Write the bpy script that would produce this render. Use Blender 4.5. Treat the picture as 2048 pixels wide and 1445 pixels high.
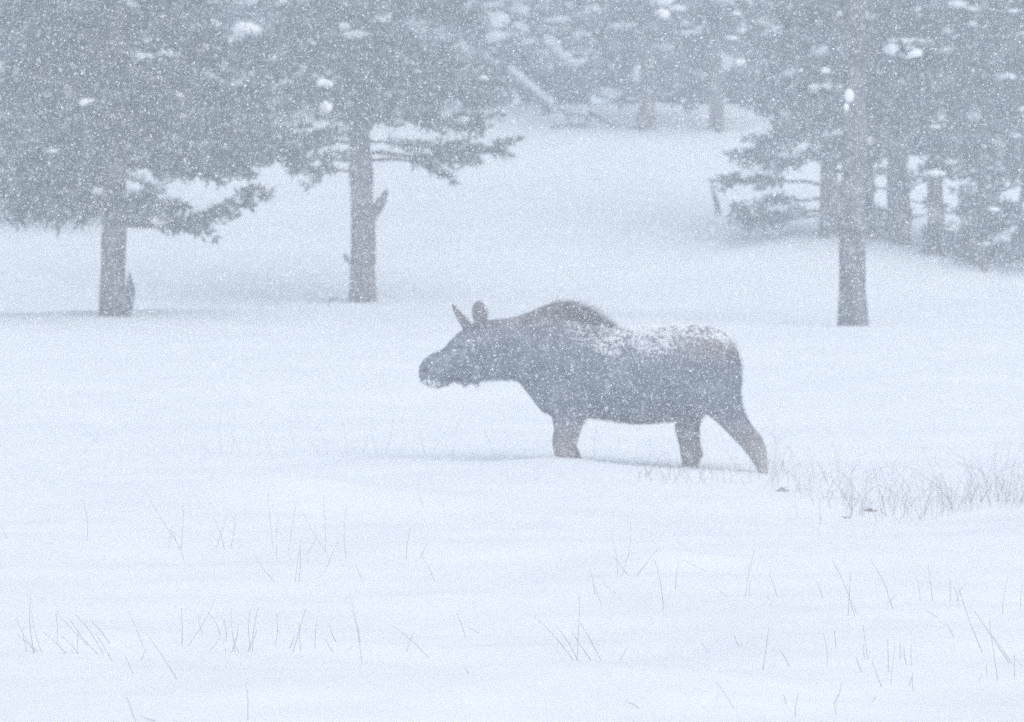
import bpy, bmesh, math, random
import numpy as np
from mathutils import Vector, noise as mnoise

for o in list(bpy.data.objects):
    bpy.data.objects.remove(o, do_unlink=True)
SC = bpy.context.scene
COL = SC.collection

# ------------------------------------------------------------------ camera
F_PX = 11025.0            # focal length in photo pixels (2048 wide)
CAM_Z = 1.7
HOR = 514.0               # horizon row in the photo
cam_d = bpy.data.cameras.new("camera")
cam = bpy.data.objects.new("camera", cam_d)
COL.objects.link(cam)
cam.location = (0, 0, CAM_Z)
pitch = math.atan((722.5 - HOR) / F_PX)
cam.rotation_euler = (math.pi / 2 - pitch, 0, 0)
cam_d.sensor_width = 36.0
cam_d.lens = 36.0 * F_PX / 2048.0
cam_d.clip_start = 0.5
cam_d.clip_end = 3000
cam_d.dof.use_dof = True
cam_d.dof.focus_distance = 28.0
cam_d.dof.aperture_fstop = 6.0
SC.camera = cam

# ------------------------------------------------------------------ light
SUN_EL, SUN_AZ = math.radians(45), math.radians(142)     # high behind the camera, veiled by cloud
world = bpy.data.worlds.new("World")
SC.world = world
world.use_nodes = True
wn, wl = world.node_tree.nodes, world.node_tree.links
bg = wn["Background"]
sky = wn.new("ShaderNodeTexSky")
sky.sky_type = 'NISHITA'
sky.sun_disc = False
sky.sun_elevation = SUN_EL
sky.sun_rotation = SUN_AZ
sky.air_density = 1.0
sky.dust_density = 2.0
sky.ozone_density = 1.0
hs = wn.new("ShaderNodeHueSaturation")
hs.inputs['Saturation'].default_value = 0.29
hs.inputs['Hue'].default_value = 0.515
wl.new(sky.outputs[0], hs.inputs['Color'])
wl.new(hs.outputs[0], bg.inputs[0])
bg.inputs[1].default_value = 0.15
sun_d = bpy.data.lights.new("sun", 'SUN')
sun_d.energy = 0.65
sun_d.angle = math.radians(60)
sun_d.color = (1.0, 0.99, 0.97)
sun = bpy.data.objects.new("sun", sun_d)
COL.objects.link(sun)
sun.rotation_euler = (math.pi / 2 - SUN_EL, 0, math.pi - SUN_AZ)
sun.location = (0, 0, 60)

SC.view_settings.view_transform = 'Standard'
SC.view_settings.look = 'None'
SC.view_settings.exposure = 0.43
SC.view_settings.gamma = 1.0
SC.view_settings.use_curve_mapping = False
SC.render.engine = 'CYCLES'
SC.cycles.use_denoising = False
SC.cycles.volume_bounces = 3
SC.cycles.max_bounces = 8
SC.cycles.diffuse_bounces = 3
SC.cycles.use_adaptive_sampling = False
SC.cycles.volume_step_rate = 1.0
SC.cycles.sample_clamp_indirect = 4.0

RNG = np.random.default_rng(7)

# ------------------------------------------------------------------ materials
def new_mat(name):
    m = bpy.data.materials.new(name)
    m.use_nodes = True
    return m, m.node_tree.nodes, m.node_tree.links, m.node_tree.nodes["Principled BSDF"]

def mat_noise(name, c1, c2, scale=4.0, rough=0.9, bump=0.0, detail=6.0, stretch=(1, 1, 1), lo=0.35, hi=0.65, spec=0.2):
    m, n, l, p = new_mat(name)
    tc = n.new("ShaderNodeTexCoord")
    mp = n.new("ShaderNodeMapping"); mp.inputs['Scale'].default_value = stretch
    nz = n.new("ShaderNodeTexNoise"); nz.inputs['Scale'].default_value = scale; nz.inputs['Detail'].default_value = detail
    cr = n.new("ShaderNodeValToRGB")
    cr.color_ramp.elements[0].position = lo; cr.color_ramp.elements[1].position = hi
    cr.color_ramp.elements[0].color = (*c1, 1); cr.color_ramp.elements[1].color = (*c2, 1)
    l.new(tc.outputs['Object'], mp.inputs[0]); l.new(mp.outputs[0], nz.inputs['Vector'])
    l.new(nz.outputs[0], cr.inputs[0]); l.new(cr.outputs[0], p.inputs['Base Color'])
    p.inputs['Roughness'].default_value = rough
    p.inputs['Specular IOR Level'].default_value = spec
    if bump:
        b = n.new("ShaderNodeBump"); b.inputs['Strength'].default_value = bump; b.inputs['Distance'].default_value = 0.03
        l.new(nz.outputs[0], b.inputs['Height']); l.new(b.outputs[0], p.inputs['Normal'])
    return m

M_SNOW = mat_noise("snow", (0.80, 0.832, 0.872), (0.845, 0.879, 0.921), 1.2, 0.85, 0.10)
M_SNOWLOAD = mat_noise("branch_snow", (0.80, 0.82, 0.86), (0.88, 0.89, 0.91), 3.0, 0.9)
M_BARK = mat_noise("bark", (0.040, 0.032, 0.030), (0.17, 0.145, 0.135), 9.0, 0.95, 0.6, 8, (1, 1, 0.25))
M_BARKPALE = mat_noise("pale_bark", (0.055, 0.052, 0.053), (0.155, 0.148, 0.152), 8.0, 0.95, 0.6, 8, (1, 1, 0.3))
M_NEEDLE = mat_noise("pine_needles", (0.018, 0.027, 0.022), (0.060, 0.070, 0.056), 1.4, 0.8)
M_NEEDLE2 = mat_noise("fir_needles", (0.012, 0.030, 0.028), (0.050, 0.070, 0.062), 1.6, 0.8)
M_TWIG = mat_noise("twig_bark", (0.05, 0.04, 0.036), (0.14, 0.11, 0.10), 12, 0.95)
M_DEADWOOD = mat_noise("dead_wood", (0.07, 0.065, 0.055), (0.20, 0.18, 0.15), 9, 0.95, 0.5, 6, (1, 1, .3))
M_GRASS = mat_noise("dry_grass", (0.22, 0.175, 0.165), (0.40, 0.335, 0.315), 5, 0.9)
M_GRASSDARK = mat_noise("dry_stem", (0.16, 0.13, 0.125), (0.29, 0.24, 0.23), 5, 0.9)
M_EYE, _, _, _p = new_mat("eye"); _p.inputs['Base Color'].default_value = (.008, .006, .005, 1); _p.inputs['Roughness'].default_value = .15

def flake_mat():
    m, n, l, p = new_mat("snow_flake")
    out = n["Material Output"]
    tr = n.new("ShaderNodeBsdfTranslucent"); tr.inputs[0].default_value = (.92, .94, .97, 1)
    df = n.new("ShaderNodeBsdfDiffuse"); df.inputs[0].default_value = (.92, .94, .97, 1)
    mx = n.new("ShaderNodeMixShader"); mx.inputs[0].default_value = .5
    l.new(df.outputs[0], mx.inputs[1]); l.new(tr.outputs[0], mx.inputs[2]); l.new(mx.outputs[0], out.inputs[0])
    n.remove(p)
    return m
M_FLAKE = flake_mat()

def moose_mat(name, k=1.0):
    """dark grey-brown coat, browner hump and rump, pale lower legs (all in the animal's own coordinates)"""
    m, n, l, p = new_mat(name)
    tc = n.new("ShaderNodeTexCoord")
    sx = n.new("ShaderNodeSeparateXYZ"); l.new(tc.outputs['Object'], sx.inputs[0])
    nz = n.new("ShaderNodeTexNoise"); nz.inputs['Scale'].default_value = 6; nz.inputs['Detail'].default_value = 8
    l.new(tc.outputs['Object'], nz.inputs['Vector'])
    cr = n.new("ShaderNodeValToRGB")
    cr.color_ramp.elements[0].position = .3; cr.color_ramp.elements[1].position = .7
    cr.color_ramp.elements[0].color = (.085, .096, .125, 1); cr.color_ramp.elements[1].color = (.180, .195, .240, 1)
    l.new(nz.outputs[0], cr.inputs[0])
    def mr(src, a, b):
        r = n.new("ShaderNodeMapRange"); r.interpolation_type = 'SMOOTHSTEP'
        r.inputs['From Min'].default_value = a; r.inputs['From Max'].default_value = b
        l.new(src, r.inputs['Value']); return r.outputs[0]
    def mix(fac, a, colour):
        x = n.new("ShaderNodeMixRGB"); l.new(fac, x.inputs[0]); l.new(a, x.inputs[1]); x.inputs[2].default_value = (*colour, 1)
        return x.outputs[0]
    def mul(a, b):
        x = n.new("ShaderNodeMath"); x.operation = 'MULTIPLY'
        l.new(a, x.inputs[0])
        if isinstance(b, float): x.inputs[1].default_value = b
        else: l.new(b, x.inputs[1])
        return x.outputs[0]
    c = cr.outputs[0]
    rump = mul(mr(sx.outputs['X'], .55, 1.05), mr(sx.outputs['Z'], .75, 1.1))
    c = mix(mul(rump, .75), c, (.30, .225, .20))
    hump = mul(mr(sx.outputs['Z'], .98, 1.25), .65)
    c = mix(hump, c, (.20, .155, .145))
    legs = mul(mr(sx.outputs['Z'], .50, .10), .85)
    c = mix(legs, c, (.25, .20, .185))
    shank = mul(mul(mr(sx.outputs['Z'], .30, .05), mr(sx.outputs['X'], .82, .98)), .9)
    c = mix(shank, c, (.30, .275, .25))
    l.new(c, p.inputs['Base Color'])
    p.inputs['Roughness'].default_value = .95
    p.inputs['Specular IOR Level'].default_value = .1
    b = n.new("ShaderNodeBump"); b.inputs['Strength'].default_value = .5; b.inputs['Distance'].default_value = .02
    n2 = n.new("ShaderNodeTexNoise"); n2.inputs['Scale'].default_value = 40; l.new(tc.outputs['Object'], n2.inputs['Vector'])
    l.new(n2.outputs[0], b.inputs['Height']); l.new(b.outputs[0], p.inputs['Normal'])
    return m
M_MOOSE = moose_mat("moose_coat")

# ------------------------------------------------------------------ object helpers
def mesh_np(name, verts, faces, mat, smooth=False):
    """verts (N,3); faces (M,3|4) array"""
    me = bpy.data.meshes.new(name)
    verts = np.asarray(verts, dtype=np.float32); faces = np.asarray(faces, dtype=np.int32)
    k = faces.shape[1]
    me.vertices.add(len(verts)); me.vertices.foreach_set("co", verts.ravel())
    me.loops.add(faces.size); me.loops.foreach_set("vertex_index", faces.ravel())
    me.polygons.add(len(faces))
    me.polygons.foreach_set("loop_start", np.arange(0, faces.size, k, dtype=np.int32))
    me.polygons.foreach_set("loop_total", np.full(len(faces), k, dtype=np.int32))
    if smooth: me.polygons.foreach_set("use_smooth", np.ones(len(faces), dtype=bool))
    me.update(calc_edges=True); me.validate()
    me.materials.append(mat)
    return me

def link(name, me, parent=None, loc=(0, 0, 0)):
    o = bpy.data.objects.new(name, me); COL.objects.link(o)
    o.location = loc
    if parent: o.parent = parent
    return o

def tag(o, label=None, cat=None, group=None, kind=None):
    if label: o["label"] = label
    if cat: o["category"] = cat
    if group: o["group"] = group
    if kind: o["kind"] = kind
    return o

def thing(name, loc, label, cat, group=None):
    return tag(link(name, None, None, loc), label, cat, group)

class MB:
    """collects triangles/quads (as triangles) for one mesh"""
    def __init__(self): self.v, self.f, self.n = [], [], 0
    def add(self, v, f):
        v = np.asarray(v, float); f = np.asarray(f, int)
        if f.shape[1] == 4: f = np.concatenate([f[:, [0, 1, 2]], f[:, [0, 2, 3]]])
        self.v.append(v); self.f.append(f + self.n); self.n += len(v)
    def tube(self, pts, rad, sides=6, wob=0.0, rng=None, caps=True):
        pts = np.asarray(pts, float); n = len(pts)
        t = np.gradient(pts, axis=0); t /= np.linalg.norm(t, axis=1)[:, None] + 1e-9
        ref = np.array([0, 1.0, 0]) if abs(t[0][1]) < .8 else np.array([1.0, 0, 0])
        u = np.cross(t, ref); u /= np.linalg.norm(u, axis=1)[:, None] + 1e-9
        w = np.cross(t, u)
        a = np.linspace(0, 2 * np.pi, sides, endpoint=False)
        r = np.asarray(rad, float)[:, None] * np.ones(sides)[None]
        if wob and rng is not None: r = r * (1 + wob * rng.standard_normal(r.shape))
        v = pts[:, None] + r[..., None] * (np.cos(a)[None, :, None] * u[:, None] + np.sin(a)[None, :, None] * w[:, None])
        v = v.reshape(-1, 3)
        f = []
        for i in range(n - 1):
            for j in range(sides):
                k = (j + 1) % sides
                f.append((i*sides+j, i*sides+k, (i+1)*sides+k, (i+1)*sides+j))
        self.add(v, f)
        if caps:
            for ring, c in ((0, pts[0]), (n - 1, pts[-1])):
                vv = np.vstack([v[ring*sides:(ring+1)*sides], c])
                ff = [(j, (j+1) % sides, sides) for j in range(sides)]
                self.add(vv, ff)
    def mesh(self, name, mat, smooth=False):
        return mesh_np(name, np.concatenate(self.v), np.concatenate(self.f), mat, smooth)

def ico(sub):
    bm = bmesh.new(); bmesh.ops.create_icosphere(bm, subdivisions=sub, radius=1)
    v = np.array([x.co[:] for x in bm.verts]); f = np.array([[y.index for y in x.verts] for x in bm.faces]); bm.free()
    return v, f
ICO1, ICO2 = ico(1), ico(2)
OCT = (np.array([(1, 0, 0), (-1, 0, 0), (0, 1, 0), (0, -1, 0), (0, 0, 1), (0, 0, -1.0)]), np.array([(0, 2, 4), (2, 1, 4), (1, 3, 4), (3, 0, 4), (2, 0, 5), (1, 2, 5), (3, 1, 5), (0, 3, 5)]))

def lump(mb, c, s, rng, base=ICO1, rough=.25):
    v, f = base
    k = 1 + rough * rng.standard_normal((len(v), 1)) * .6
    a = rng.uniform(0, 6.28); ca, sa = math.cos(a), math.sin(a)
    w = v * k * np.asarray(s)
    w = np.stack([w[:, 0]*ca - w[:, 1]*sa, w[:, 0]*sa + w[:, 1]*ca, w[:, 2]], 1)
    mb.add(w + np.asarray(c), f)

# ------------------------------------------------------------------ the ground (deep snow)
_rows = np.array([(-60, 0.0), (0, -.10), (12, -.14), (20, -.155), (25, -.15), (30, -.112), (35, -.081), (39, -.068),
                  (45, .045), (52, .31), (58, .62), (63, .885), (66, .985), (69, 1.005), (71, 1.04),
                  (73.5, 1.16), (78, 1.78), (84, 2.57), (90, 3.52), (94, 4.20), (96, 4.38), (100, 4.50), (130, 4.95), (180, 5.5), (400, 7.0), (900, 9.0)])
def _pchip(xs, ys):
    h = np.diff(xs); d = np.diff(ys) / h
    m = np.zeros_like(xs)
    for i in range(1, len(xs) - 1):
        if d[i-1] * d[i] > 0:
            w1, w2 = 2*h[i] + h[i-1], h[i] + 2*h[i-1]
            m[i] = (w1 + w2) / (w1 / d[i-1] + w2 / d[i])
    m[0], m[-1] = d[0], d[-1]
    def f(x):
        x = np.clip(x, xs[0], xs[-1]); i = np.clip(np.searchsorted(xs, x) - 1, 0, len(xs) - 2)
        t = (x - xs[i]) / h[i]
        return ((1+2*t)*(1-t)**2*ys[i] + t*(1-t)**2*h[i]*m[i] + t*t*(3-2*t)*ys[i+1] + t*t*(t-1)*h[i]*m[i+1])
    return f
_base = _pchip(_rows[:, 0].astype(float), _rows[:, 1].astype(float))
_perm = np.random.default_rng(3).uniform(-1, 1, (64, 64))
def vnoise(x, y):
    xi, yi = np.floor(x).astype(int), np.floor(y).astype(int)
    fx, fy = x - xi, y - yi
    fx, fy = fx*fx*fx*(fx*(fx*6-15)+10), fy*fy*fy*(fy*(fy*6-15)+10)
    g = lambda a, b: _perm[a % 64, b % 64]
    return (g(xi, yi)*(1-fx)*(1-fy) + g(xi+1, yi)*fx*(1-fy) + g(xi, yi+1)*(1-fx)*fy + g(xi+1, yi+1)*fx*fy)
def wx(px, d): return (px - 1024.0) / F_PX * d
# bumps: (photo column, distance, height, half-width x, half-width along view)
BUMPS = [(1130, 44.6, .050, .55, .75), (1400, 44.5, .025, .35, .6), (1300, 42.0, .075, 1.0, 1.2), (1950, 39.2, -.10, 1.1, 1.9), (1560, 41.0, -.05, .7, 1.6), (540, 39.6, .15, 1.0, 1.1),
         (100, 41.0, .03, 1.6, 1.0), (1330, 31.6, .055, .30, .4), (1160, 31.0, .02, .4, .3), (900, 29.8, .025, .30, .20), (1120, 29.7, .015, .5, .2),
         (350, 34.0, .05, 1.8, .7), (1800, 34.6, .035, 1.0, .9), (2048, 35.5, -.05, .16, .3),
         (720, 68.5, .12, 1.8, 1.8), (1690, 64.5, -.03, 1.6, 1.5), (250, 66.5, .05, 1.8, 1.6), (1000, 67.0, -.02, 2.5, 2.0),
         (1650, 78, .22, 2.0, 2.4), (2000, 75.5, -.10, 1.4, 3.0), (1200, 85, .12, 3.2, 5), (300, 81, -.22, 3.6, 5)]
def ground(x, y):
    x = np.asarray(x, float); y = np.asarray(y, float)
    z = _base(y)
    for px, d, h, sx, sd in BUMPS:
        z = z + h * np.exp(-((x - wx(px, d)) / sx)**2 - ((y - d) / sd)**2)
    # tilt: the snow falls off a little to the right where the moose walks
    z = z - .085 * np.clip((x - .3) / 2.0, 0, 1.2)**1.3 * np.exp(-((y - 45) / 4.5)**2)
    near = np.exp(-np.clip(y - 20, 0, None) / 40)
    z = z + (.055 * vnoise(x * .45 + 7, y * .42 + 3) + .024 * vnoise(x * .9 + y * .2, y * 1.3) + .004 * vnoise(x * 2.3 + 9, y * 3.1)) * (.35 + near)
    z = z + .11 * vnoise(x * .12 + 1.7, y * .09 + 5) * np.clip((y - 62) / 25, 0, 1)
    # wind-cut lips running across the field
    for d0, px0, s, h in ((33.6, 100, -.30, .055), (43.8, 300, .06, .016), (30.4, 1100, .10, .022), (26.4, 500, .05, .014), (24.0, 1500, -.06, .012)):
        q = y - (d0 + s * (x - wx(px0, d0)) + .25 * vnoise(x * .7 + d0, y * 0 + d0))
        z = z + 1.7 * h * np.where(q < 0, np.exp(-(q / 1.3)**2), np.exp(-(q / .35)**2)) * np.clip(.6 + .7 * vnoise(x * .5 + d0 * 3, y * 0 + 2.5), 0, 1)
    return z
def gz(x, y): return float(ground(np.array([x]), np.array([y]))[0])
def at(px, py, dmin=15.0):
    """first point of the snow surface seen at photo pixel (px, py)"""
    d = np.arange(dmin, 400, .02)
    zr = CAM_Z - (py - HOR) / F_PX * d
    hit = np.nonzero(ground(wx(px, d), d) >= zr)[0]
    i = hit[0] if len(hit) else len(d) - 1
    return Vector((float(wx(px, d[i])), float(d[i]), gz(wx(px, d[i]), d[i])))
def at_d(px, py, d): return Vector((wx(px, d), d, CAM_Z - (py - HOR) / F_PX * d))

def build_ground():
    ys = np.concatenate([np.arange(-60, 14, 4), np.arange(14, 20, .4), np.arange(20, 50, .10), np.arange(50, 80, .2), np.arange(80, 130, .5), np.arange(130, 200, 4), np.arange(200, 681, 30)])
    xi = np.concatenate([np.arange(0, 6, .09), np.arange(6, 14, .25), np.arange(14, 40, 1.5), np.arange(40, 401, 20)])
    xs = np.concatenate([-xi[:0:-1], xi])
    X, Y = np.meshgrid(xs, ys); Z = ground(X, Y)
    v = np.stack([X, Y, Z], -1).reshape(-1, 3)
    nx, ny = len(xs), len(ys)
    i = np.arange(ny - 1)[:, None] * nx + np.arange(nx - 1)[None]
    f = np.stack([i, i + 1, i + nx + 1, i + nx], -1).reshape(-1, 4)
    tag(link("snow_ground", mesh_np("snow_ground", v, f, M_SNOW, True)), "deep wind-smoothed snow field rising to a wooded hill", None, None, "structure")
build_ground()

# ------------------------------------------------------------------ trees
def needles(mb, P, D, rng, K=12, L=.13, W=.018, spread=.75):
    P = np.asarray(P, float); D = np.asarray(D, float)
    if not len(P): return
    n = len(P)
    d = D[:, None] + spread * rng.standard_normal((n, K, 3)); d /= np.linalg.norm(d, axis=2)[..., None]
    ln = L * rng.uniform(.65, 1.25, (n, K, 1))
    u = np.cross(d, rng.standard_normal((n, K, 3))); u /= np.linalg.norm(u, axis=2)[..., None] + 1e-9
    b = P[:, None] + rng.standard_normal((n, K, 3)) * .015
    m = b + d * ln * .45
    v = np.stack([b, m + u * W, b + d * ln, m - u * W], 2).reshape(-1, 3)
    i = np.arange(n * K)[:, None] * 4
    mb.add(v, np.concatenate([i + [[0, 1, 2]], i + [[0, 2, 3]]]))

def grow_branch(wood, tufts, snowpts, o, az, L, rng, rise=.15, droop=-.35, r0=None, dens=1.0, leaf_from=.25, tuft_step=.10, flat=.16, snow=.25):
    """one limb with its side twigs; fills wood (MB), tufts [(p, d)], snowpts"""
    n = 8
    t = np.linspace(0, 1, n)
    dx = np.array([math.cos(az), math.sin(az), 0.0]); sx = np.array([-dx[1], dx[0], 0])
    bend = rng.normal(0, .12)
    pts = np.asarray(o)[None] + L * (t[:, None] * dx + (t**2 * bend)[:, None] * sx) + L * (rise * t + droop * t**2)[:, None] * np.array([0, 0, 1.0])
    pts[1:] += rng.normal(0, .018 * L**.5, (n - 1, 3))
    r0 = r0 or (.012 + .016 * L)
    wood.tube(pts, r0 * (1 - .85 * t), 5)
    nt = max(3, int(L * 6.5 * dens))
    for k in range(nt):
        tt = leaf_from + (1 - leaf_from) * (k + rng.uniform(0, 1)) / nt
        p = np.array([np.interp(tt, t, pts[:, j]) for j in range(3)])
        side = 1 if k % 2 else -1
        ang = side * rng.uniform(.35, 1.15)
        tw = dx * math.cos(ang) + sx * math.sin(ang) + np.array([0, 0, rng.normal(.02, flat)])
        tl = L * (.16 + .30 * (1 - tt)) * rng.uniform(.6, 1.3) + .08
        m = 4
        s = np.linspace(0, 1, m)
        tp = p + tl * (s[:, None] * tw + (s**2)[:, None] * np.array([0, 0, rng.normal(-.10, .12)]))
        wood.tube(tp, .008 * (1 - .6 * s), 3, caps=False)
        ns = max(2, int(tl / tuft_step))
        for q in range(ns):
            ss = (q + .7) / ns
            pp = np.array([np.interp(ss, s, tp[:, j]) for j in range(3)])
            tufts.append((pp, tw * .9 + np.array([0, 0, .25])))
        if rng.uniform() < snow: snowpts.append((p + (tp[2] - p) * rng.uniform(.2, .9), tl))
    tufts.append((pts[-1], dx))

def make_tree_meshes(name, rng, H, r_base, r_top, crown0, rad, nb, lean=(0, 0), low_branches=(), trunk_wob=.05, needle=None, bark=None,
                     dens=1.0, K=12, shape='pine', snow=.25, snow_size=1.0, flare=.25, knots=()):
    """returns {part name: mesh} in the tree's own coordinates (origin at the snow)"""
    needle = needle or M_NEEDLE; bark = bark or M_BARK
    n = 34
    t = np.linspace(0, 1, n)
    zz = -.4 + (H + .4) * t
    hx = lean[0] * zz + .05 * np.sin(zz * .9 + rng.uniform(0, 6)) * np.clip(zz / 2, 0, 1)
    hy = lean[1] * zz + .05 * np.sin(zz * .8 + rng.uniform(0, 6)) * np.clip(zz / 2, 0, 1)
    rr = r_base + (r_top - r_base) * np.clip(zz / H, 0, 1)
    rr = rr * (1 + flare * np.exp(-np.clip(zz, 0, None) / .28))
    for kz, ka in knots: rr = rr * (1 + ka * np.exp(-((zz - kz) / .10)**2))
    tr = MB(); tr.tube(np.stack([hx, hy, zz], 1), rr, 12, trunk_wob, rng)
    wood, tufts, sp = MB(), [], []
    def ctr(z): return np.array([np.interp(z, zz, hx), np.interp(z, zz, hy), z])
    for (z, az, L, rise, droop, lf) in low_branches:
        grow_branch(wood, tufts, sp, ctr(z), az, L, rng, rise, droop, None, dens, lf, snow=snow)
    for i in range(nb):
        f = (i + rng.uniform(0, 1)) / nb
        f = f**1.25                                # most limbs in the lower crown
        z = crown0 + (H - .3 - crown0) * f
        az = i * 2.39996 + rng.normal(0, .35)
        if shape == 'pine': L = rad * (1.0 - .72 * f) * rng.uniform(.65, 1.15); rise, droop = rng.normal(.10, .12), rng.normal(-.28, .12)
        else: L = rad * (1.0 - .90 * f) * rng.uniform(.8, 1.12); rise, droop = rng.normal(-.12, .08), rng.normal(-.10, .12)
        grow_branch(wood, tufts, sp, ctr(z), az, max(L, .3), rng, rise, droop, None, dens, .12, snow=snow)
    cr = MB()
    P = np.array([a for a, _ in tufts]); D = np.array([b for _, b in tufts])
    needles(cr, P, D, rng, K)
    sn = MB()
    for p, tl in sp:
        s = snow_size * rng.uniform(.04, .13) * (1 + tl)
        lump(sn, p + np.array([0, 0, .05]), (s * rng.uniform(1, 1.8), s * rng.uniform(.8, 1.2), s * rng.uniform(.35, .7)), rng)
    out = {"trunk": tr.mesh(name + "_trunk", bark, True), "branchwork": wood.mesh(name + "_branchwork", M_TWIG),
           "crown": cr.mesh(name + "_crown", needle)}
    if sn.n: out["snow_load"] = sn.mesh(name + "_snow_load", M_SNOWLOAD, True)
    return out

def place_tree(name, meshes, loc, label, cat="tree", group=None, rz=0.0, sc=1.0):
    t = thing(name, loc, label, cat, group)
    t.rotation_euler = (0, 0, rz); t.scale = (sc, sc, sc)
    for k, me in meshes.items():
        c = link(k, me, t)
        if k != 'trunk': c['kind'] = 'stuff'
    return t

def hz(base, py):   # height above a tree's base of photo row py at that distance
    return CAM_Z - (py - HOR) / F_PX * base.y - base.z

# --- left pine
bA = at(224, 632)
rngA = np.random.default_rng(11)
lowA = []
for (py, az, L, rise, droop, lf) in ((450, .10, 1.55, -.16, .42, .40), (440, -.15, .95, -.16, .10, .5), (425, -.5, .8, -.06, .0, .2), (415, 2.9, 1.0, -.02, -.06, .15), (410, 3.6, 1.2, 0, -.06, .2),
                                     (400, .9, 1.0, 0, -.1, .2), (405, -1.2, 1.0, 0, -.15, .15), (390, 2.3, 1.3, 0, -.12, .15), (335, .4, 1.5, .04, -.06, .25), (328, -.25, 1.6, .05, -.06, .2), (370, 3.3, 1.5, .05, -.15, .15),
                                     (318, .1, 1.7, .1, -.12, .2), (345, -2.4, 1.7, .1, -.2, .2), (340, 4.0, 1.6, .1, -.2, .15)):
    lowA.append((hz(bA, py), az, L, rise, droop, lf))
mA = make_tree_meshes("left_pine", rngA, 10.5, .150, .05, hz(bA, 280), 2.0, 105, (.004, 0), lowA, knots=((.35, .06),), dens=1.25, snow=.09, snow_size=.5, flare=.10)
tA = place_tree("pine_tree", mA, bA, "broad pine with low drooping boughs and a dark broken snag at its foot")
# --- centre pine
bB = at(725, 603)
rngB = np.random.default_rng(12)
lowB = []
for (py, az, L, rise, droop, lf) in ((345, 3.05, .85, -.02, .10, .25), (322, 2.8, .8, .06, -.02, .2), (312, .12, 1.80, .02, .02, .48), (318, -.2, 1.35, -.02, -.02, .40), (285, .3, 1.0, .05, -.12, .25),
                                     (285, 3.6, 1.2, .05, -.2, .2), (270, 2.5, 1.5, .1, -.3, .15), (240, -.1, 1.6, .12, -.15, .3), (232, .3, 1.4, .1, -.2, .3), (225, -1.4, 1.2, .1, -.2, .2), (225, 1.5, 1.2, .1, -.2, .2)):
    lowB.append((hz(bB, py), az, L, rise, droop, lf))
mB = make_tree_meshes("centre_pine", rngB, 11.0, .165, .05, hz(bB, 195), 1.7, 105, (-.012, 0), lowB,
                      knots=((hz(bB, 360), .10), (hz(bB, 440), .05), (.8, .04)), dens=1.2, snow=.20, snow_size=.75, flare=.22)
tB = place_tree("pine_tree", mB, bB, "pine with a broken upright limb stub halfway up its bare lower trunk")
def limb_part(tree, base, pts_px, radii, name, mat=M_DEADWOOD, off=0.0):
    mb = MB(); mb.tube([np.array(at_d(px, py, base.y + off) - base) for px, py in pts_px], radii, 7, .08, np.random.default_rng(5))
    return link(name, mb.mesh(name, mat, True), tree)
limb_part(tB, bB, [(738, 462), (746, 436), (754, 420), (765, 400), (771, 388), (775, 378)], [.05, .055, .075, .07, .045, .008], "broken_limb")
limb_part(tB, bB, [(702, 530), (693, 518), (689, 508)], [.03, .035, .02], "broken_limb", off=-.05)
limb_part(tA, bA, [(248, 640), (259, 610), (262, 580), (260, 560), (259, 546)], [.05, .055, .060, .035, .008], "snag", M_NEEDLE2, -.2)
# --- right tall bare trunk
bC = at(1706, 652)
rngC = np.random.default_rng(13)
lowC = [(hz(bC, 250), .5, .5, .1, -.2, .4), (hz(bC, 180), 2.6, .6, .1, -.1, .4), (hz(bC, 110), .2, .8, .1, -.2, .4), (hz(bC, 40), 3.3, .8, .1, -.2, .4)]
mC = make_tree_meshes("bare_pine", rngC, 12.0, .158, .06, hz(bC, -190), 1.9, 50, (-.009, 0), lowC, bark=M_BARKPALE,
                      knots=((hz(bC, 560), .10), (hz(bC, 470), .05), (hz(bC, 300), .05)), snow=.15, flare=.12)
tC = place_tree("pine_tree", mC, bC, "tall pale pine trunk without low boughs in front of the tree clump")
sn = MB(); lump(sn, at_d(1698, 192, bC.y - .1) - bC, (.045, .06, .085), rngC, ICO2, .1); lump(sn, at_d(1692, 215, bC.y - .15) - bC, (.025, .04, .05), rngC, ICO2, .1)
link("snow_load", sn.mesh("stub_snow", M_SNOWLOAD, True), tC)["kind"] = "stuff"

# --- clump of trees on the bank behind it
def mid_tree(px, py, seed, H, rb, c0, rad, nb, label, shape='fir', needle=None, low=(), lean=(0, 0), dens=1.0, snow=.2, name="fir_tree", d=None):
    b = at(px, py, 70)
    m = make_tree_meshes("clump_tree", np.random.default_rng(seed), H, rb, .03, c0, rad, nb, lean, low, needle=needle or M_NEEDLE2, shape=shape, dens=dens, snow=snow)
    return place_tree(name, m, b, label, "tree", "clump of trees on the snowy bank"), b
mid_tree(1660, 474, 21, 8.5, .135, 1.15, 1.2, 75, "young fir with fanned low boughs just behind the tall pale trunk",
         low=((.72, 3.0, 1.38, .06, .02, .4), (.55, 3.4, 1.35, -.05, -.15, .3), (.35, 2.9, 1.2, -.02, -.10, .3), (.30, 3.5, 1.1, .0, -.1, .25), (1.1, 2.8, 1.2, .02, 0, .3), (.5, .2, .8, -.1, -.2, .3)), dens=.9)
mid_tree(1795, 486, 22, 9.5, .16, 1.5, 1.5, 75, "thick-trunked tree at the head of the fallen dead brush", shape='pine', low=((.75, 2.9, .8, .1, -.2, .3), (.6, .4, .7, .0, -.2, .4)))
mid_tree(1872, 503, 23, 9.0, .12, 1.5, 1.4, 75, "slender dark tree rising out of the fallen dead brush", shape='pine', low=((.5, 2.5, .8, .0, -.2, .3), (.55, .6, .8, .0, -.1, .3)))
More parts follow.
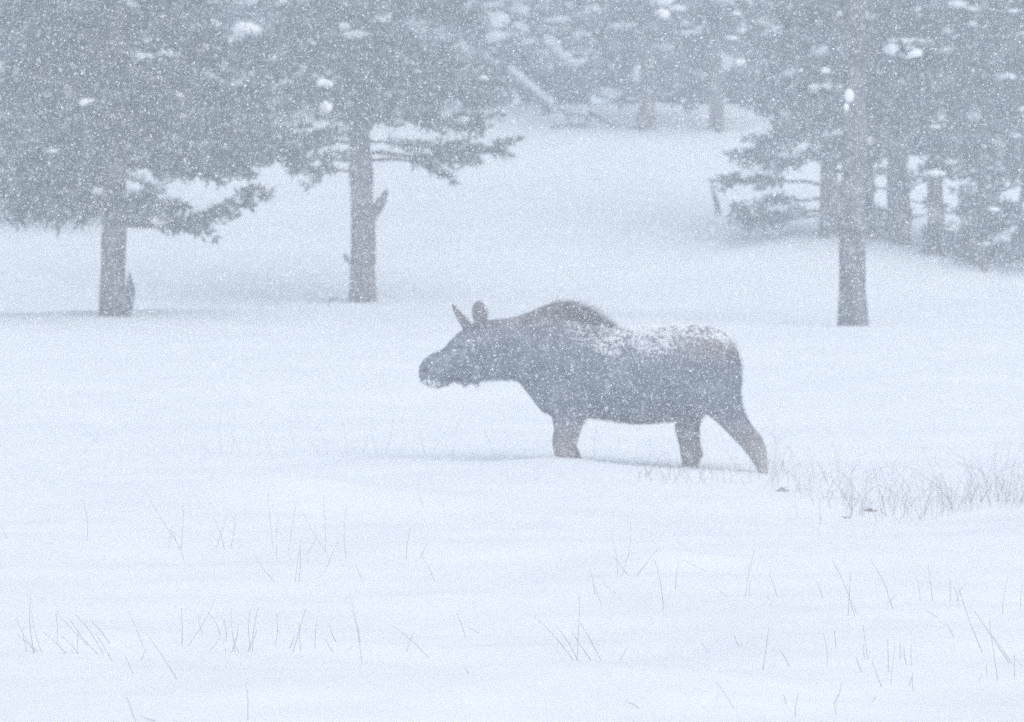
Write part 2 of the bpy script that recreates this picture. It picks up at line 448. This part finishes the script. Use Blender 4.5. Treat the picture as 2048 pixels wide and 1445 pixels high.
mid_tree(1962, 520, 24, 8.5, .07, 1.3, 1.2, 70, "thin fir beside the leaning broken stump", low=((.55, .1, .9, .0, -.05, .3), (.35, 3.4, .6, .0, -.05, .3)))
mid_tree(2052, 518, 25, 9.0, .12, .25, 1.3, 80, "bushy fir with boughs reaching down to the snow", low=((.15, 3.3, 1.0, .05, -.1, .1), (.2, 4.0, .9, .05, -.1, .1)))
mid_tree(1735, 462, 26, 9.5, .10, 1.7, 1.5, 75, "narrow tree standing hidden behind the tall pale trunk", shape='pine')

# dead brush and the leaning stump at the clump's foot
def dead_thing(name, label, cat, segs, mat=M_DEADWOOD, group=None, sides=7):
    """segs: list of (world points, radii)"""
    o = np.mean([np.array(s[0][0]) for s in segs], axis=0)
    mb = MB()
    for p, r in segs: mb.tube([np.array(q) - o for q in p], r, sides, .10, np.random.default_rng(len(p) + 3))
    return tag(link(name, mb.mesh(name, mat, True), None, o), label, cat, group)
g0 = at(1972, 545, 60)
dead_thing("broken_stump", "pointed broken stump leaning out of the bank below the thin fir", "stump",
           [([g0 + Vector((.02, 0, -.1)), g0 + Vector((-.04, .05, .12)), g0 + Vector((-.12, .1, .30)), g0 + Vector((-.2, .1, .45))], [.03, .06, .08, .05])])
rb = np.random.default_rng(31)
for (x0, y0, x1, y1, rad, lab) in ((1845, 506, 1950, 520, .085, "reddish fallen log half buried along the edge of the bank"),
                                   (1735, 478, 1800, 484, .06, "short fallen log at the foot of the thick-trunked tree")):
    a, b = at(x0, y0, 70), at(x1, y1, 70)
    p = [a.lerp(b, k / 5) + Vector((0, 0, .05 + .02 * math.sin(k * 2))) for k in range(6)]
    segs = [(p, [rad * (1 - .08 * k) for k in range(6)])]
    for k in range(16):
        q = a.lerp(b, rb.uniform(.05, .95)); e = q + Vector((rb.normal(0, .22), rb.normal(0, .15), rb.uniform(.12, .42)))
        segs.append(([q, q.lerp(e, .5) + Vector((.03, 0, .03)), e], [.022, .016, .006]))
    dead_thing("fallen_log", lab, "log", segs, M_BARK)
s0 = at(1436, 430, 60)
dead_thing("dead_stick", "slim dark stick standing upright alone on the open slope", "stick",
           [([s0 + Vector((.02, 0, -.1)), s0 + Vector((0, 0, .08)), s0 + Vector((-.06, 0, .32)), s0 + Vector((-.105, 0, .52))], [.04, .045, .032, .012])], M_TWIG)
t0 = at(660, 612, 55)
dead_thing("dead_twig", "bent bare twig in the snow at the foot of the middle pine", "twig",
           [([t0 + Vector((-.02, 0, -.04)), t0 + Vector((-.01, 0, .06)), t0 + Vector((.08, 0, .10)), t0 + Vector((.15, 0, .085))], [.012, .012, .010, .008])], M_TWIG, None, 5)

# --- the wood behind: shared tree meshes, every tree its own object
protos = []
for i in range(6):
    protos.append(make_tree_meshes("wood_tree", np.random.default_rng(40 + i), 9.5 + .5 * (i % 3), .14, .03, .95 if i % 2 else .7, 2.1 if i % 2 else 1.8, 85,
                                   (RNG.normal(0, .01), 0), shape='pine' if i % 2 else 'fir', needle=M_NEEDLE if i % 2 else M_NEEDLE2, dens=1.0, snow=.30, snow_size=1.5))
brow = [make_tree_meshes("brow_tree", np.random.default_rng(60 + i), 9.5, .135 - .02 * i, .03, 1.55, 1.45, 85, (0, 0), ((.45, 2.6, .5, .1, -.2, .3), (.5, .3, .6, .1, -.25, .3)),
                         shape='pine', snow=.3, snow_size=1.3, flare=.1) for i in range(2)]
WOOD = []   # (photo column, distance)
rw = np.random.default_rng(99)
for d0, n in ((97.8, 8), (101.5, 12), (107, 12), (114, 13), (122, 12)):
    for k in range(n):
        px = 820 + (1560 - 820) * (k + rw.uniform(.15, .85)) / n if d0 < 100 else -150 + 2350 * (k + rw.uniform(.1, .9)) / n
        WOOD.append((px, d0 + rw.uniform(-1.2, 1.2)))
for px, d in ((-70, at(0, 436, 70).y), (40, at(40, 434, 70).y), (130, at(130, 425, 70).y), (330, 91), (440, 93), (540, 94.5), (620, 95.5), (700, 95.5), (830, 96), (1000, 96.5),
              (1620, 98.5), (1720, 98), (1830, 97), (1930, 97.5), (2040, 96), (2130, 95), (1530, 98.5), (1880, 96), (1990, 97)):
    WOOD.append((px, d))
for px, py in ((1292, 260), (1432, 264)): WOOD.append((px, at(px, py, 70).y))
def wood_label(px, d, pine):
    kind = "pine" if pine else "fir"
    row = "near-edge" if d < 99.5 else ("second-row" if d < 104 else ("deep-set" if d < 118 else "rearmost"))
    if px < 330: where = "behind the broad low-boughed pine"
    elif px < 640: where = "beside the broad low-boughed pine's crown"
    elif px < 900: where = "behind the pine with the broken limb"
    elif px < 1200: where = "above the open slope by the leaning log"
    elif px < 1560: where = "above the slope by the two brow trunks"
    else: where = "behind the clump on the bank"
    return f"{row} snow-laden {kind} of the wood {where}"
for k, (px, d) in enumerate(WOOD):
    i = int(rw.integers(0, 6)); x = wx(px, d)
    special = k >= len(WOOD) - 2
    if special: i = 1 if px == 1292 else 3
    lab = wood_label(px, d, bool(i % 2))
    if px == 1292: lab = "pine with a thick dark trunk on the brow of the open slope"
    if px == 1432: lab = "pine with a slimmer dark trunk next along the brow of the slope"
    place_tree("pine_tree" if i % 2 else "fir_tree", brow[i // 2] if special else protos[i], (x, d, gz(x, d)), lab, "tree", "trees of the wood behind", rw.uniform(0, 6.28) if not special else 0, rw.uniform(.9, 1.15) if not special else 1.0)

# big snow loads hanging in the wood's near edge, each on the tree nearest to it
bpy.context.view_layer.update()
near_trees = [o for o in COL.objects if o.get("group") == "trees of the wood behind" and o.location.y < 99.5]
for px, py, w, h, tilt in ((985, 42, 34, 20, .2), (1040, 55, 16, 10, .3), (1112, 97, 26, 14, .7), (1170, 74, 20, 13, .6), (1150, 125, 22, 9, .1), (1278, 148, 14, 18, 0), (945, 142, 28, 8, .1), (1245, 8, 16, 20, .5),
                           (1120, 40, 34, 7, 0), (1475, 125, 14, 9, 0), (650, 215, 14, 12, 0), (648, 168, 16, 9, 0)):
    d = 94.3 if px > 800 else 66.0
    c = at_d(px, py, d); mb = MB()
    for k in range(7):
        u = rw.uniform(-1, 1); r_ = 1 / F_PX * d
        lump(mb, np.array(c) + np.array([u * w * r_ * .7, rw.normal(0, .08), -u * w * r_ * .7 * tilt + rw.normal(0, h * r_ * .2)]), (w * r_ * .5, w * r_ * .5, h * r_ * .75), rw, ICO2, .10)
    par = min(near_trees, key=lambda o: abs(o.location.x - c.x)) if px > 800 else tB
    ch = link("snow_load", mb.mesh("snow_load", M_SNOWLOAD, True), par); ch.matrix_parent_inverse = par.matrix_world.inverted(); ch["kind"] = "stuff"

# leaning snow-covered log in the wood, and a brush twig on the brow
la, lb = at_d(1022, 148, 93.6), at_d(1100, 214, 93.2)
lg = thing("leaning_log", lb, "thin leaning log carrying a stripe of snow at the wood's edge", "log")
mb = MB(); mb.tube([np.array((la - lb) * (1 - k / 4)) + np.array([.02 * math.sin(k * 3), 0, -.03 * k]) for k in range(5)], [.05, .06, .065, .07, .08], 7); link("stem", mb.mesh("log_stem", M_BARK, True), lg)
mb = MB()
for k in range(26):
    f = k / 25; c = np.array((la - lb) * (1 - f)) + np.array([0, -.02, .09])
    lump(mb, c, (.07, .07, .06), rb, ICO1, .15)
link("snow_load", mb.mesh("log_snow", M_SNOWLOAD, True), lg)["kind"] = "stuff"
w0 = at(1165, 258, 70)
dead_thing("brush_twig", "scraggly bare brush twig lying on the brow of the slope", "twig",
           [([w0 + Vector((-.55, 0, .02)), w0 + Vector((-.2, 0, .06)), w0 + Vector((.1, 0, .05))], [.02, .025, .02]),
            ([w0 + Vector((.12, 0, .28)), w0 + Vector((.3, 0, .16)), w0 + Vector((.6, 0, .0))], [.03, .035, .02]),
            ([w0 + Vector((-.4, 0, .3)), w0 + Vector((-.1, 0, .22)), w0 + Vector((.2, 0, .2))], [.02, .025, .02]),
            ([w0 + Vector((-.2, 0, .0)), w0 + Vector((-.25, 0, .2)), w0 + Vector((-.42, 0, .42))], [.02, .02, .015]),
            ([w0 + Vector((.05, 0, .02)), w0 + Vector((.12, 0, .2)), w0 + Vector((.1, 0, .42))], [.03, .025, .015])], M_TWIG, None, 5)

# ------------------------------------------------------------------ the moose
MD = 45.0
U = .4004 / F_PX * MD                       # metres per unit of my enlarged outline
M0 = Vector((wx(780 + .4004 * 950, MD), MD, 0.0))
def lx(X): return (X - 950) * U
def lz(Y): return CAM_Z - (560 + .4004 * Y - HOR) / F_PX * MD - M0.z
body_rings = [(143, 440, 486, .045), (160, 406, 514, .085), (190, 378, 530, .105), (230, 358, 538, .112), (265, 346, 528, .105), (300, 302, 512, .105), (340, 264, 506, .118),
              (380, 236, 506, .128), (430, 206, 508, .132), (500, 198, 503, .140), (580, 192, 498, .165), (640, 180, 506, .195), (700, 160, 585, .235), (760, 132, 662, .27),
              (830, 112, 690, .30), (900, 122, 690, .325), (1000, 172, 690, .345), (1100, 226, 702, .37), (1200, 240, 722, .39), (1300, 236, 722, .39), (1400, 232, 706, .38),
              (1500, 226, 690, .36), (1580, 230, 670, .34), (1650, 250, 640, .31), (1700, 284, 600, .27), (1733, 332, 560, .2), (1747, 400, 510, .1)]
def ring_loft(bm, rings):
    """rings: list of lists of points, closed with end fans"""
    vr = [[bm.verts.new(p) for p in r] for r in rings]
    n = len(vr[0])
    for a, b in zip(vr, vr[1:]):
        for j in range(n): bm.faces.new((a[j], a[(j+1) % n], b[(j+1) % n], b[j]))
    bm.faces.new(list(reversed(vr[0]))); bm.faces.new(vr[-1])
bm = bmesh.new()
N = 28
R = []
for X, t, b, hw in body_rings:
    r = []
    for j in range(N):
        a = 2 * math.pi * j / N
        ca, sa = math.cos(a), math.sin(a)
        e = .88
        yy = hw * math.copysign(abs(ca)**e, ca)
        s_ = math.copysign(abs(sa)**e, sa)
        if X > 640: yy *= 1 - .30 * max(0, s_)**2 - .15 * max(0, -s_)      # narrower back and keel
        else: yy *= 1 - .25 * max(0, s_)**2 - .20 * max(0, -s_)
        r.append((lx(X), yy, (lz(t) + lz(b)) / 2 + (lz(t) - lz(b)) / 2 * s_))
    R.append(r)
ring_loft(bm, R)
def row_loft(rows, n=18):
    R = []
    for Y, x0, x1, yc, hw in rows:
        cx, hx = (lx(x0) + lx(x1)) / 2, (lx(x1) - lx(x0)) / 2
        R.append([(cx + hx * math.cos(2*math.pi*j/n), yc + hw * math.sin(2*math.pi*j/n), lz(Y)) for j in range(n)])
    ring_loft(bm, R)
row_loft([(430, 1440, 1720, -.15, .15), (550, 1440, 1742, -.19, .17), (620, 1515, 1753, -.20, .15), (670, 1580, 1768, -.20, .125), (720, 1640, 1800, -.20, .105), (780, 1697, 1852, -.20, .085), (830, 1747, 1872, -.20, .068),
          (880, 1790, 1879, -.20, .056), (920, 1815, 1883, -.20, .05), (960, 1832, 1884, -.20, .046), (1030, 1842, 1886, -.20, .044), (1150, 1838, 1884, -.20, .046), (1190, 1820, 1884, -.20, .055), (1240, 1795, 1880, -.20, .06)])
row_loft([(500, 1390, 1640, .14, .14), (580, 1385, 1590, .17, .14), (650, 1408, 1568, .18, .12), (700, 1420, 1553, .18, .10), (760, 1428, 1550, .18, .085), (830, 1446, 1556, .18, .07), (870, 1452, 1570, .18, .062), (910, 1458, 1550, .18, .055),
          (980, 1474, 1536, .18, .046), (1150, 1478, 1530, .18, .046), (1190, 1460, 1530, .18, .055), (1240, 1440, 1528, .18, .06)])
row_loft([(470, 760, 960, -.17, .12), (600, 775, 990, -.19, .13), (690, 808, 972, -.19, .10), (740, 817, 956, -.19, .085), (800, 807, 932, -.19, .075), (840, 811, 918, -.19, .065), (880, 822, 908, -.19, .058),
          (960, 832, 895, -.19, .046), (1150, 835, 892, -.19, .046), (1190, 815, 892, -.19, .055), (1240, 795, 890, -.19, .06)])
row_loft([(500, 780, 970, .17, .12), (600, 800, 990, .18, .12), (690, 826, 968, .18, .10), (760, 835, 945, .18, .08), (830, 850, 930, .18, .066), (870, 872, 950, .18, .058), (900, 890, 962, .18, .05),
          (980, 912, 970, .18, .045), (1150, 925, 980, .18, .045), (1190, 905, 980, .18, .055), (1240, 890, 980, .18, .06)])
# ears: far one edge-on, near one turned outwards
row_loft([(118, 303, 313, .10, .012), (140, 308, 331, .105, .028), (160, 315, 350, .105, .042), (190, 330, 380, .10, .048), (215, 345, 402, .09, .045), (250, 362, 410, .07, .035)], 14)
row_loft([(102, 436, 456, -.15, .010), (116, 417, 471, -.145, .018), (140, 406, 481, -.14, .026), (170, 404, 488, -.125, .030), (200, 416, 484, -.11, .03), (240, 424, 478, -.08, .035)], 14)
tmp = bpy.data.meshes.new("moose_tmp"); bm.to_mesh(tmp); bm.free()
to = bpy.data.objects.new("moose_tmp", tmp); COL.objects.link(to)
md = to.modifiers.new("r", 'REMESH'); md.mode = 'VOXEL'; md.voxel_size = .014
md2 = to.modifiers.new("s", 'SMOOTH'); md2.factor = .5; md2.iterations = 7
dg = bpy.context.evaluated_depsgraph_get()
body_me = bpy.data.meshes.new_from_object(to.evaluated_get(dg))
bpy.data.objects.remove(to, do_unlink=True); bpy.data.meshes.remove(tmp)
body_me.name = "moose_body"
body_me.materials.clear(); body_me.materials.append(M_MOOSE)
body_me.polygons.foreach_set("use_smooth", np.ones(len(body_me.polygons), dtype=bool))
moose = thing("moose", M0, "dark shaggy moose with snow on its back wading left through deep snow", "moose")
link("body", body_me, moose)
# sample the skin
body_me.calc_loop_triangles()
nt = len(body_me.loop_triangles); tri = np.empty(nt * 3, np.int32); body_me.loop_triangles.foreach_get("vertices", tri); tri = tri.reshape(-1, 3)
co = np.empty(len(body_me.vertices) * 3, np.float32); body_me.vertices.foreach_get("co", co); co = co.reshape(-1, 3)
A, B, C = co[tri[:, 0]], co[tri[:, 1]], co[tri[:, 2]]
cr_ = np.cross(B - A, C - A); ar = np.linalg.norm(cr_, axis=1); nrm = cr_ / (ar[:, None] + 1e-12)
def skin(n, rng, keep=None):
    i = rng.choice(nt, n, p=ar / ar.sum())
    u, v = rng.uniform(0, 1, n), rng.uniform(0, 1, n); fl = u + v > 1; u[fl], v[fl] = 1 - u[fl], 1 - v[fl]
    p = A[i] + u[:, None] * (B[i] - A[i]) + v[:, None] * (C[i] - A[i])
    m = nrm[i]
    if keep is not None:
        k = keep(p, m); p, m = p[k], m[k]
    return p, m
top_X = np.array([r[0] for r in body_rings]); top_Y = np.array([r[1] for r in body_rings])
def depth_below_top(p): return np.interp(p[:, 0], lx(top_X), CAM_Z - (560 + .4004 * top_Y - HOR) / F_PX * MD) - p[:, 2]
def strands(name, p, m, rng, L, W, lay, up=.35, mat=M_MOOSE):
    n = len(p)
    d = np.asarray(lay)[None] + up * m + rng.normal(0, .22, (n, 3)); d /= np.linalg.norm(d, axis=1)[:, None]
    ln = (L if np.ndim(L) else np.full(n, L)) * rng.uniform(.6, 1.3, n)
    u = np.cross(d, m); u /= np.linalg.norm(u, axis=1)[:, None] + 1e-9
    b = p - m * .006
    v = np.stack([b - u * W, b + u * W, b + d * ln[:, None]], 1).reshape(-1, 3)
    return tag(link(name, mesh_np(name, v, np.arange(n * 3).reshape(-1, 3), mat), moose), kind='stuff')
rm = np.random.default_rng(77)
p, m = skin(60000, rm, lambda p, m: (p[:, 2] > .0))
strands("coat", p, m, rm, np.where(p[:, 2] < .35, .022, .038), .0035, (.75, 0, -.45))
p, m = skin(60000, rm, lambda p, m: (p[:, 0] > lx(640)) & (p[:, 0] < lx(1110)) & (depth_below_top(p) < .20))
hump_k = np.exp(-((p[:, 0] - lx(940)) / .28)**2)
strands("mane", p, m, rm, (.035 + .085 * hump_k) * np.clip(1.15 - 4 * depth_below_top(p), .3, 1.1), .004, (.85, 0, -.15), .5)
p, m = skin(80000, rm, lambda p, m: (p[:, 0] > lx(265)) & (p[:, 0] < lx(440)) & (m[:, 2] < -.5) & (p[:, 2] > lz(540)))
cl = np.clip(.45 + .8 * vnoise(p[:, 0] * 38 + 2, p[:, 0] * 0 + 1.5), 0, 1.1)
strands("beard", p, m, rm, .016 + .07 * cl**3, .004, (.1, 0, -1), .2)
# crusted snow on the back, a little on the muzzle
snb = MB()
def back_keep(p, m):
    dt = depth_below_top(p); xx = p[:, 0]
    prof = np.interp(xx, lx(np.array([840, 930, 1050, 1150, 1250, 1350, 1450, 1560, 1680, 1730])), [0, .13, .20, .215, .21, .19, .13, .11, .10, .05])
    start = np.interp(xx, lx(np.array([840, 1000, 1080, 1130])), [.17, .09, .05, .0])
    q = vnoise(xx * 8 + 3, (dt + p[:, 1]) * 10) * .30 + vnoise(xx * 21, dt * 34 + 5) * .40 + vnoise(xx * 60 + dt * 25, dt * 55) * .30
    f = np.clip((dt - start) / (prof + 1e-4), -1, 3)
    dens = np.exp(-(f / 1.05)**4) * np.clip(.40 + 1.0 * q, .06, .85) * np.interp(xx, lx(np.array([840, 1000, 1180])), [.25, .45, 1])          # thick along the spine, thinning into the fur
    return (f > 0) & (m[:, 2] > -.25) & (rm.uniform(0, 1, len(xx)) < dens) & (xx > lx(840)) & (xx < lx(1745)) & (p[:, 2] > lz(440))
p, m = skin(260000, rm, back_keep)
for a, b in zip(p, m):
    s = rm.uniform(.0035, .0085)
    lump(snb, a + b * .010, (s * 1.5, s, s * .7), rm, OCT, .2)
p, m = skin(9000, rm, lambda p, m: (p[:, 0] < lx(245)) & (p[:, 2] < lz(495)) & (m[:, 2] < .3))
for a, b in zip(p[:160], m[:160]): lump(snb, a + b * .010, (.012, .010, .009), rm)
link("snow_crust", snb.mesh("snow_crust", M_SNOWLOAD, True), moose)["kind"] = "stuff"
# eye and nostril on the near side
def near_y(X, Y):
    k = (np.abs(co[:, 0] - lx(X)) < .025) & (np.abs(co[:, 2] - lz(Y)) < .025) & (co[:, 1] < 0)
    return float(co[k, 1].min()) if k.any() else -.1
for nm, X, Y, s in (("eye", 352, 335, (.018, .010, .014)), ("nostril", 176, 450, (.022, .008, .014))):
    mb = MB(); lump(mb, (0, 0, 0), s, rm, ICO2, 0); v = mb.v[0]
    mb2 = MB(); mb2.add(ICO2[0] * np.array(s) + np.array([lx(X), near_y(X, Y) + .002, lz(Y)]), ICO2[1]); link(nm, mb2.mesh(nm, M_EYE, True), moose)

# ------------------------------------------------------------------ grass
S7 = """155,712,62,570 135,715,115,500 165,712,120,540 140,712,65,642 105,710,85,612 262,718,170,628 225,680,222,540 350,685,225,545 390,720,283,580 408,718,300,560
310,718,310,620 310,718,240,645 447,750,382,636 435,676,362,590 570,690,508,550 528,795,500,728 562,745,582,698 704,820,597,650 726,682,726,530 748,688,862,495 810,640,793,555 880,648,828,550
835,712,880,655 905,665,893,580 890,680,915,600 940,712,924,535 925,710,953,600 955,712,935,655 900,710,900,690 1003,710,1000,540 1010,710,1032,530 990,708,1028,620 1100,685,1106,550
1172,710,1220,540 1200,710,1200,590 1160,695,1175,650 1260,697,1276,540 1343,670,1315,600 1332,710,1297,655 1447,758,1397,470 1440,670,1430,600 1390,705,1412,685 1715,735,1565,603
1628,710,1655,632 1860,650,1828,560 1915,635,1862,608 1875,800,1858,773 988,985,980,840 540,988,505,890 620,988,560,965 28,255,0,190 347,265,330,95 720,290,570,50 722,300,732,110
672,300,680,220 735,340,690,220 860,300,912,140 895,300,852,165 922,290,942,165 1092,300,1068,60 1105,325,1112,170 1155,305,1190,90 1303,310,1210,150 1300,312,1295,80 1385,340,1388,105
1225,315,1265,250 1180,435,1212,240 1195,430,1200,300 1100,428,1015,310 1300,390,1355,255 1447,415,1422,360 1625,340,1640,215 1740,430,1690,330 1680,340,1710,275 1690,130,1665,50"""
S8 = """245,747,85,563 260,747,270,480 262,745,175,605 318,747,240,630 357,745,270,585 430,745,462,690 360,522,312,370 330,480,320,400 437,405,475,185 420,400,392,235 465,408,405,330 500,405,580,300
605,540,568,335 655,460,668,345 425,480,365,435 860,490,790,440 780,390,680,340 935,490,975,290 950,490,965,400 1062,490,1028,395 1040,525,1020,487 1005,783,1030,612 788,712,757,672
912,692,890,645 1243,495,1215,420 1110,768,1068,700 1263,765,1245,635 1297,697,1290,620 1370,567,1285,345 1345,567,1356,400 1382,560,1350,470 1523,540,1435,340 1500,518,1548,470
1425,742,1405,600 1480,850,1440,740 1412,742,1408,680 1400,795,1375,725 1508,795,1505,660 1516,842,1533,685 1600,762,1600,680 1580,760,1570,690 1555,740,1552,670 1608,865,1603,790
1590,845,1605,800 1635,508,1618,410 1685,508,1665,360 1755,510,1755,420 1780,510,1820,430 1790,512,1770,450 1885,715,1790,460 1945,825,1912,580 2000,755,1920,640 1990,755,1850,545 1965,560,1985,410
2012,810,2012,720 2035,545,2045,420 2045,770,2010,725 1870,835,1882,795 1902,808,1898,762 888,940,815,828 510,940,450,908 1100,922,1088,880 1135,970,1148,880 1298,963,1287,905 1293,915,1322,828
1445,912,1458,885 1770,655,1740,595 1705,572,1660,543 1145,180,1130,100 1232,200,1232,90"""
stems = []
for txt, ox in ((S7, 0), (S8, 1024)):
    for q in txt.split():
        a, b, c, d = map(float, q.split(','))
        stems.append((ox + a * .5, 950 + b * .5, ox + c * .5, 950 + d * .5))
for q in ((160, 915, 195, 875), (195, 880, 150, 838), (215, 915, 190, 880), (445, 910, 448, 808), (482, 908, 456, 815), (462, 910, 470, 830), (545, 915, 528, 838), (592, 912, 588, 790), (640, 915, 615, 870), (655, 915, 640, 860),
          (693, 908, 676, 808), (725, 908, 735, 870), (755, 908, 740, 850), (772, 908, 790, 800), (800, 908, 812, 870), (365, 905, 340, 845), (420, 908, 400, 880), (850, 910, 842, 860), (905, 912, 915, 845), (990, 915, 965, 855),
          (1012, 915, 1018, 850), (1190, 918, 1196, 845), (945, 912, 930, 880), (865, 908, 890, 862), (520, 912, 515, 880), (575, 912, 562, 890), (705, 908, 712, 880), (1310, 925, 1296, 880)):
    stems.append(q)
rg = np.random.default_rng(55)
clusters = []
for s in stems:
    for c in clusters:
        if any(abs(s[0] - k[0]) < 13 and abs(s[1] - k[1]) < 8 for k in c): c.append(s); break
    else: clusters.append([s])
def stem_mesh(base, s, o):
    b = base; L = Vector((wx(s[2], b.y) - b.x, 0, (CAM_Z - (s[3] - HOR) / F_PX * b.y) - b.z))
    L.y = rg.normal(0, .15) * L.length
    side = Vector((L.z, 0, -L.x)) * rg.normal(0, .035)
    n = 6
    pts = [np.array(b + L * t + side * math.sin(math.pi * t) - o) for t in np.linspace(0, 1, n)]
    pts[0] = pts[0] - np.array(L) * .12
    w = rg.uniform(.0008, .0013)
    mb = MB(); mb.tube(pts, np.linspace(w, w * .55, n), 4)
    return mb.mesh("stem", M_GRASSDARK)
for c in clusters:
    bases = [at(s[0], s[1]) for s in c]
    o = bases[0].copy()
    far = o.y > 38; mid = 28.5 < o.y <= 38
    where = "in the open snow left of the moose" if far else ("on the drifted snow before the moose" if mid else "in the smooth foreground snow")
    if len(c) == 1:
        s = c[0]; Lh = math.hypot(s[2] - s[0], s[3] - s[1]); lean = (s[2] - s[0]) / max(1, abs(s[3] - s[1]))
        kind = "upright" if abs(lean) < .22 else ("left-leaning" if lean < 0 else "right-leaning")
        size = "short" if Lh < 45 else ("long" if Lh > 75 else "medium")
        tag(link("grass_sprig", stem_mesh(bases[0], s, o), None, o), f"{size} {kind} single dry grass stem {where}", "grass stem", f"single dry stems {where}")
    else:
        t = thing("grass_tuft", o, f"tuft of {len(c)} thin dry grass stems {where}", "grass tuft", f"dry grass tufts {where}")
        for s, b in zip(c, bases): link("stem", stem_mesh(b, s, o), t)

# thick rank grass in the hollow to the right: nobody could count it
gb = MB()
def blade(px, py, hgt, lean, curl, w):
    b = at(px, py, 30); n = 6; t = np.linspace(0, 1, n)
    H = hgt / F_PX * b.y
    pts = np.stack([b.x + H * (lean * t + curl * t**2), b.y + H * .3 * math.sin(px) * t, b.z - .04 + (H + .04) * (t - abs(curl) * .35 * t**3)], 1)
    gb.tube(pts, np.linspace(w, w * .4, n), 3, caps=False)
for k in range(290):
    px = 1460 + 640 * rg.beta(1.5, 1.15)
    edge = np.interp(px, [1460, 1560, 1690, 1760, 1880, 1960, 2100], [965, 985, 1035, 1046, 1042, 1022, 1010])
    py = edge - abs(rg.normal(0, 24))
    blade(px, py, rg.uniform(25, 110) * (1.5 if rg.uniform() < .10 else 1), rg.normal(0, .28), rg.normal(0, .45), rg.uniform(.0013, .0024))
for k in range(36):
    px = rg.uniform(1270, 1470)
    blade(px, np.interp(px, [1270, 1470], [968, 972]) - abs(rg.normal(0, 10)), rg.uniform(20, 60), rg.normal(-.1, .4), rg.normal(0, .3), rg.uniform(.0018, .003))
tag(link("dry_grass", gb.mesh("dry_grass", M_GRASS)), "matted dry reddish grass in the snow hollow behind the moose", "grass", None, "stuff")
for px, py, s, lab in ((1566, 984, .032, "small dark leafy clump in the snow just behind the moose's hind hoof"), (1694, 1038, .020, "small dark seed clump at the left edge of the matted grass"),
                       (1742, 1024, .032, "reddish brown leaf clump inside the matted grass")):
    b = at(px, py, 30); mb = MB()
    for k in range(14): lump(mb, rg.normal(0, s * .5, 3) * np.array([1.5, 1, .5]) + np.array([0, 0, s * .3]), (s * .45, s * .3, s * .22), rg)
    tag(link("leaf_clump", mb.mesh("leaf_clump", M_GRASS), None, b), lab, "leaves")

# ------------------------------------------------------------------ falling snow (uncountable) and the snowy air
def falling_snow(n=620000):
    r = np.random.default_rng(123)
    # even density through the air over the field, past the picture's edges on every side
    d = r.uniform(6.0**3, 50.0**3, n * 2)**(1 / 3)
    hw = d * .095 + .7
    keep = r.uniform(0, 1, len(d)) < hw / (50 * .095 + .7) * 50 / d          # the wedge is a little wider than it is straight
    d = d[keep][:n]; hw = hw[keep][:n]; n = len(d)
    x = r.uniform(-1, 1, n) * hw
    zlo, zhi = -.088 * d, .050 * d + .2
    z = CAM_Z + zlo + (zhi - zlo) * r.uniform(0, 1, n)
    k = z > ground(x, d) + .015
    d, x, z = d[k], x[k], z[k]; n = len(d)
    c = np.stack([x, d, z], 1)
    s = np.clip(r.lognormal(math.log(.0036), .35, n), .0015, .009)            # clumped flakes, thin bent plates
    a = r.standard_normal((n, 3)); a /= np.linalg.norm(a, axis=1)[:, None]
    b = np.cross(a, r.standard_normal((n, 3))); b /= np.linalg.norm(b, axis=1)[:, None]
    q = np.cross(a, b)
    v = np.stack([c - a * s[:, None] * .8, c + b * s[:, None] * .6 + q * s[:, None] * .2, c + a * s[:, None] * .8, c - b * s[:, None] * .6 + q * s[:, None] * .25], 1)
    F = (np.arange(n)[:, None, None] * 4 + np.array([(0, 1, 2), (0, 2, 3)])[None]).reshape(-1, 3)
    tag(link("falling_snow", mesh_np("falling_snow", v.reshape(-1, 3), F, M_FLAKE)), "countless small flakes of falling snow filling the air", "snow", None, "stuff")
falling_snow()

m = bpy.data.materials.new("snowy_air"); m.use_nodes = True
nn = m.node_tree.nodes; nn.remove(nn["Principled BSDF"])
pv = nn.new("ShaderNodeVolumePrincipled")
pv.inputs['Color'].default_value = (.85, .93, 1.0, 1)
pv.inputs['Density'].default_value = .0075
pv.inputs['Anisotropy'].default_value = .2
pv.inputs['Density Attribute'].default_value = ""
m.node_tree.links.new(pv.outputs[0], nn["Material Output"].inputs['Volume'])
x0, x1, y0, y1, z0, z1 = -402, 402, -62, 682, -1.6, 20.0
v = [(x0, y0, z0), (x1, y0, z0), (x1, y1, z0), (x0, y1, z0), (x0, y0, z1), (x1, y0, z1), (x1, y1, z1), (x0, y1, z1)]
f = [(0, 3, 2, 1), (4, 5, 6, 7), (0, 1, 5, 4), (1, 2, 6, 5), (2, 3, 7, 6), (3, 0, 4, 7)]
tag(link("haze", mesh_np("haze", v, f, m)), "pale snowy air thickening with distance", "haze", None, "stuff")
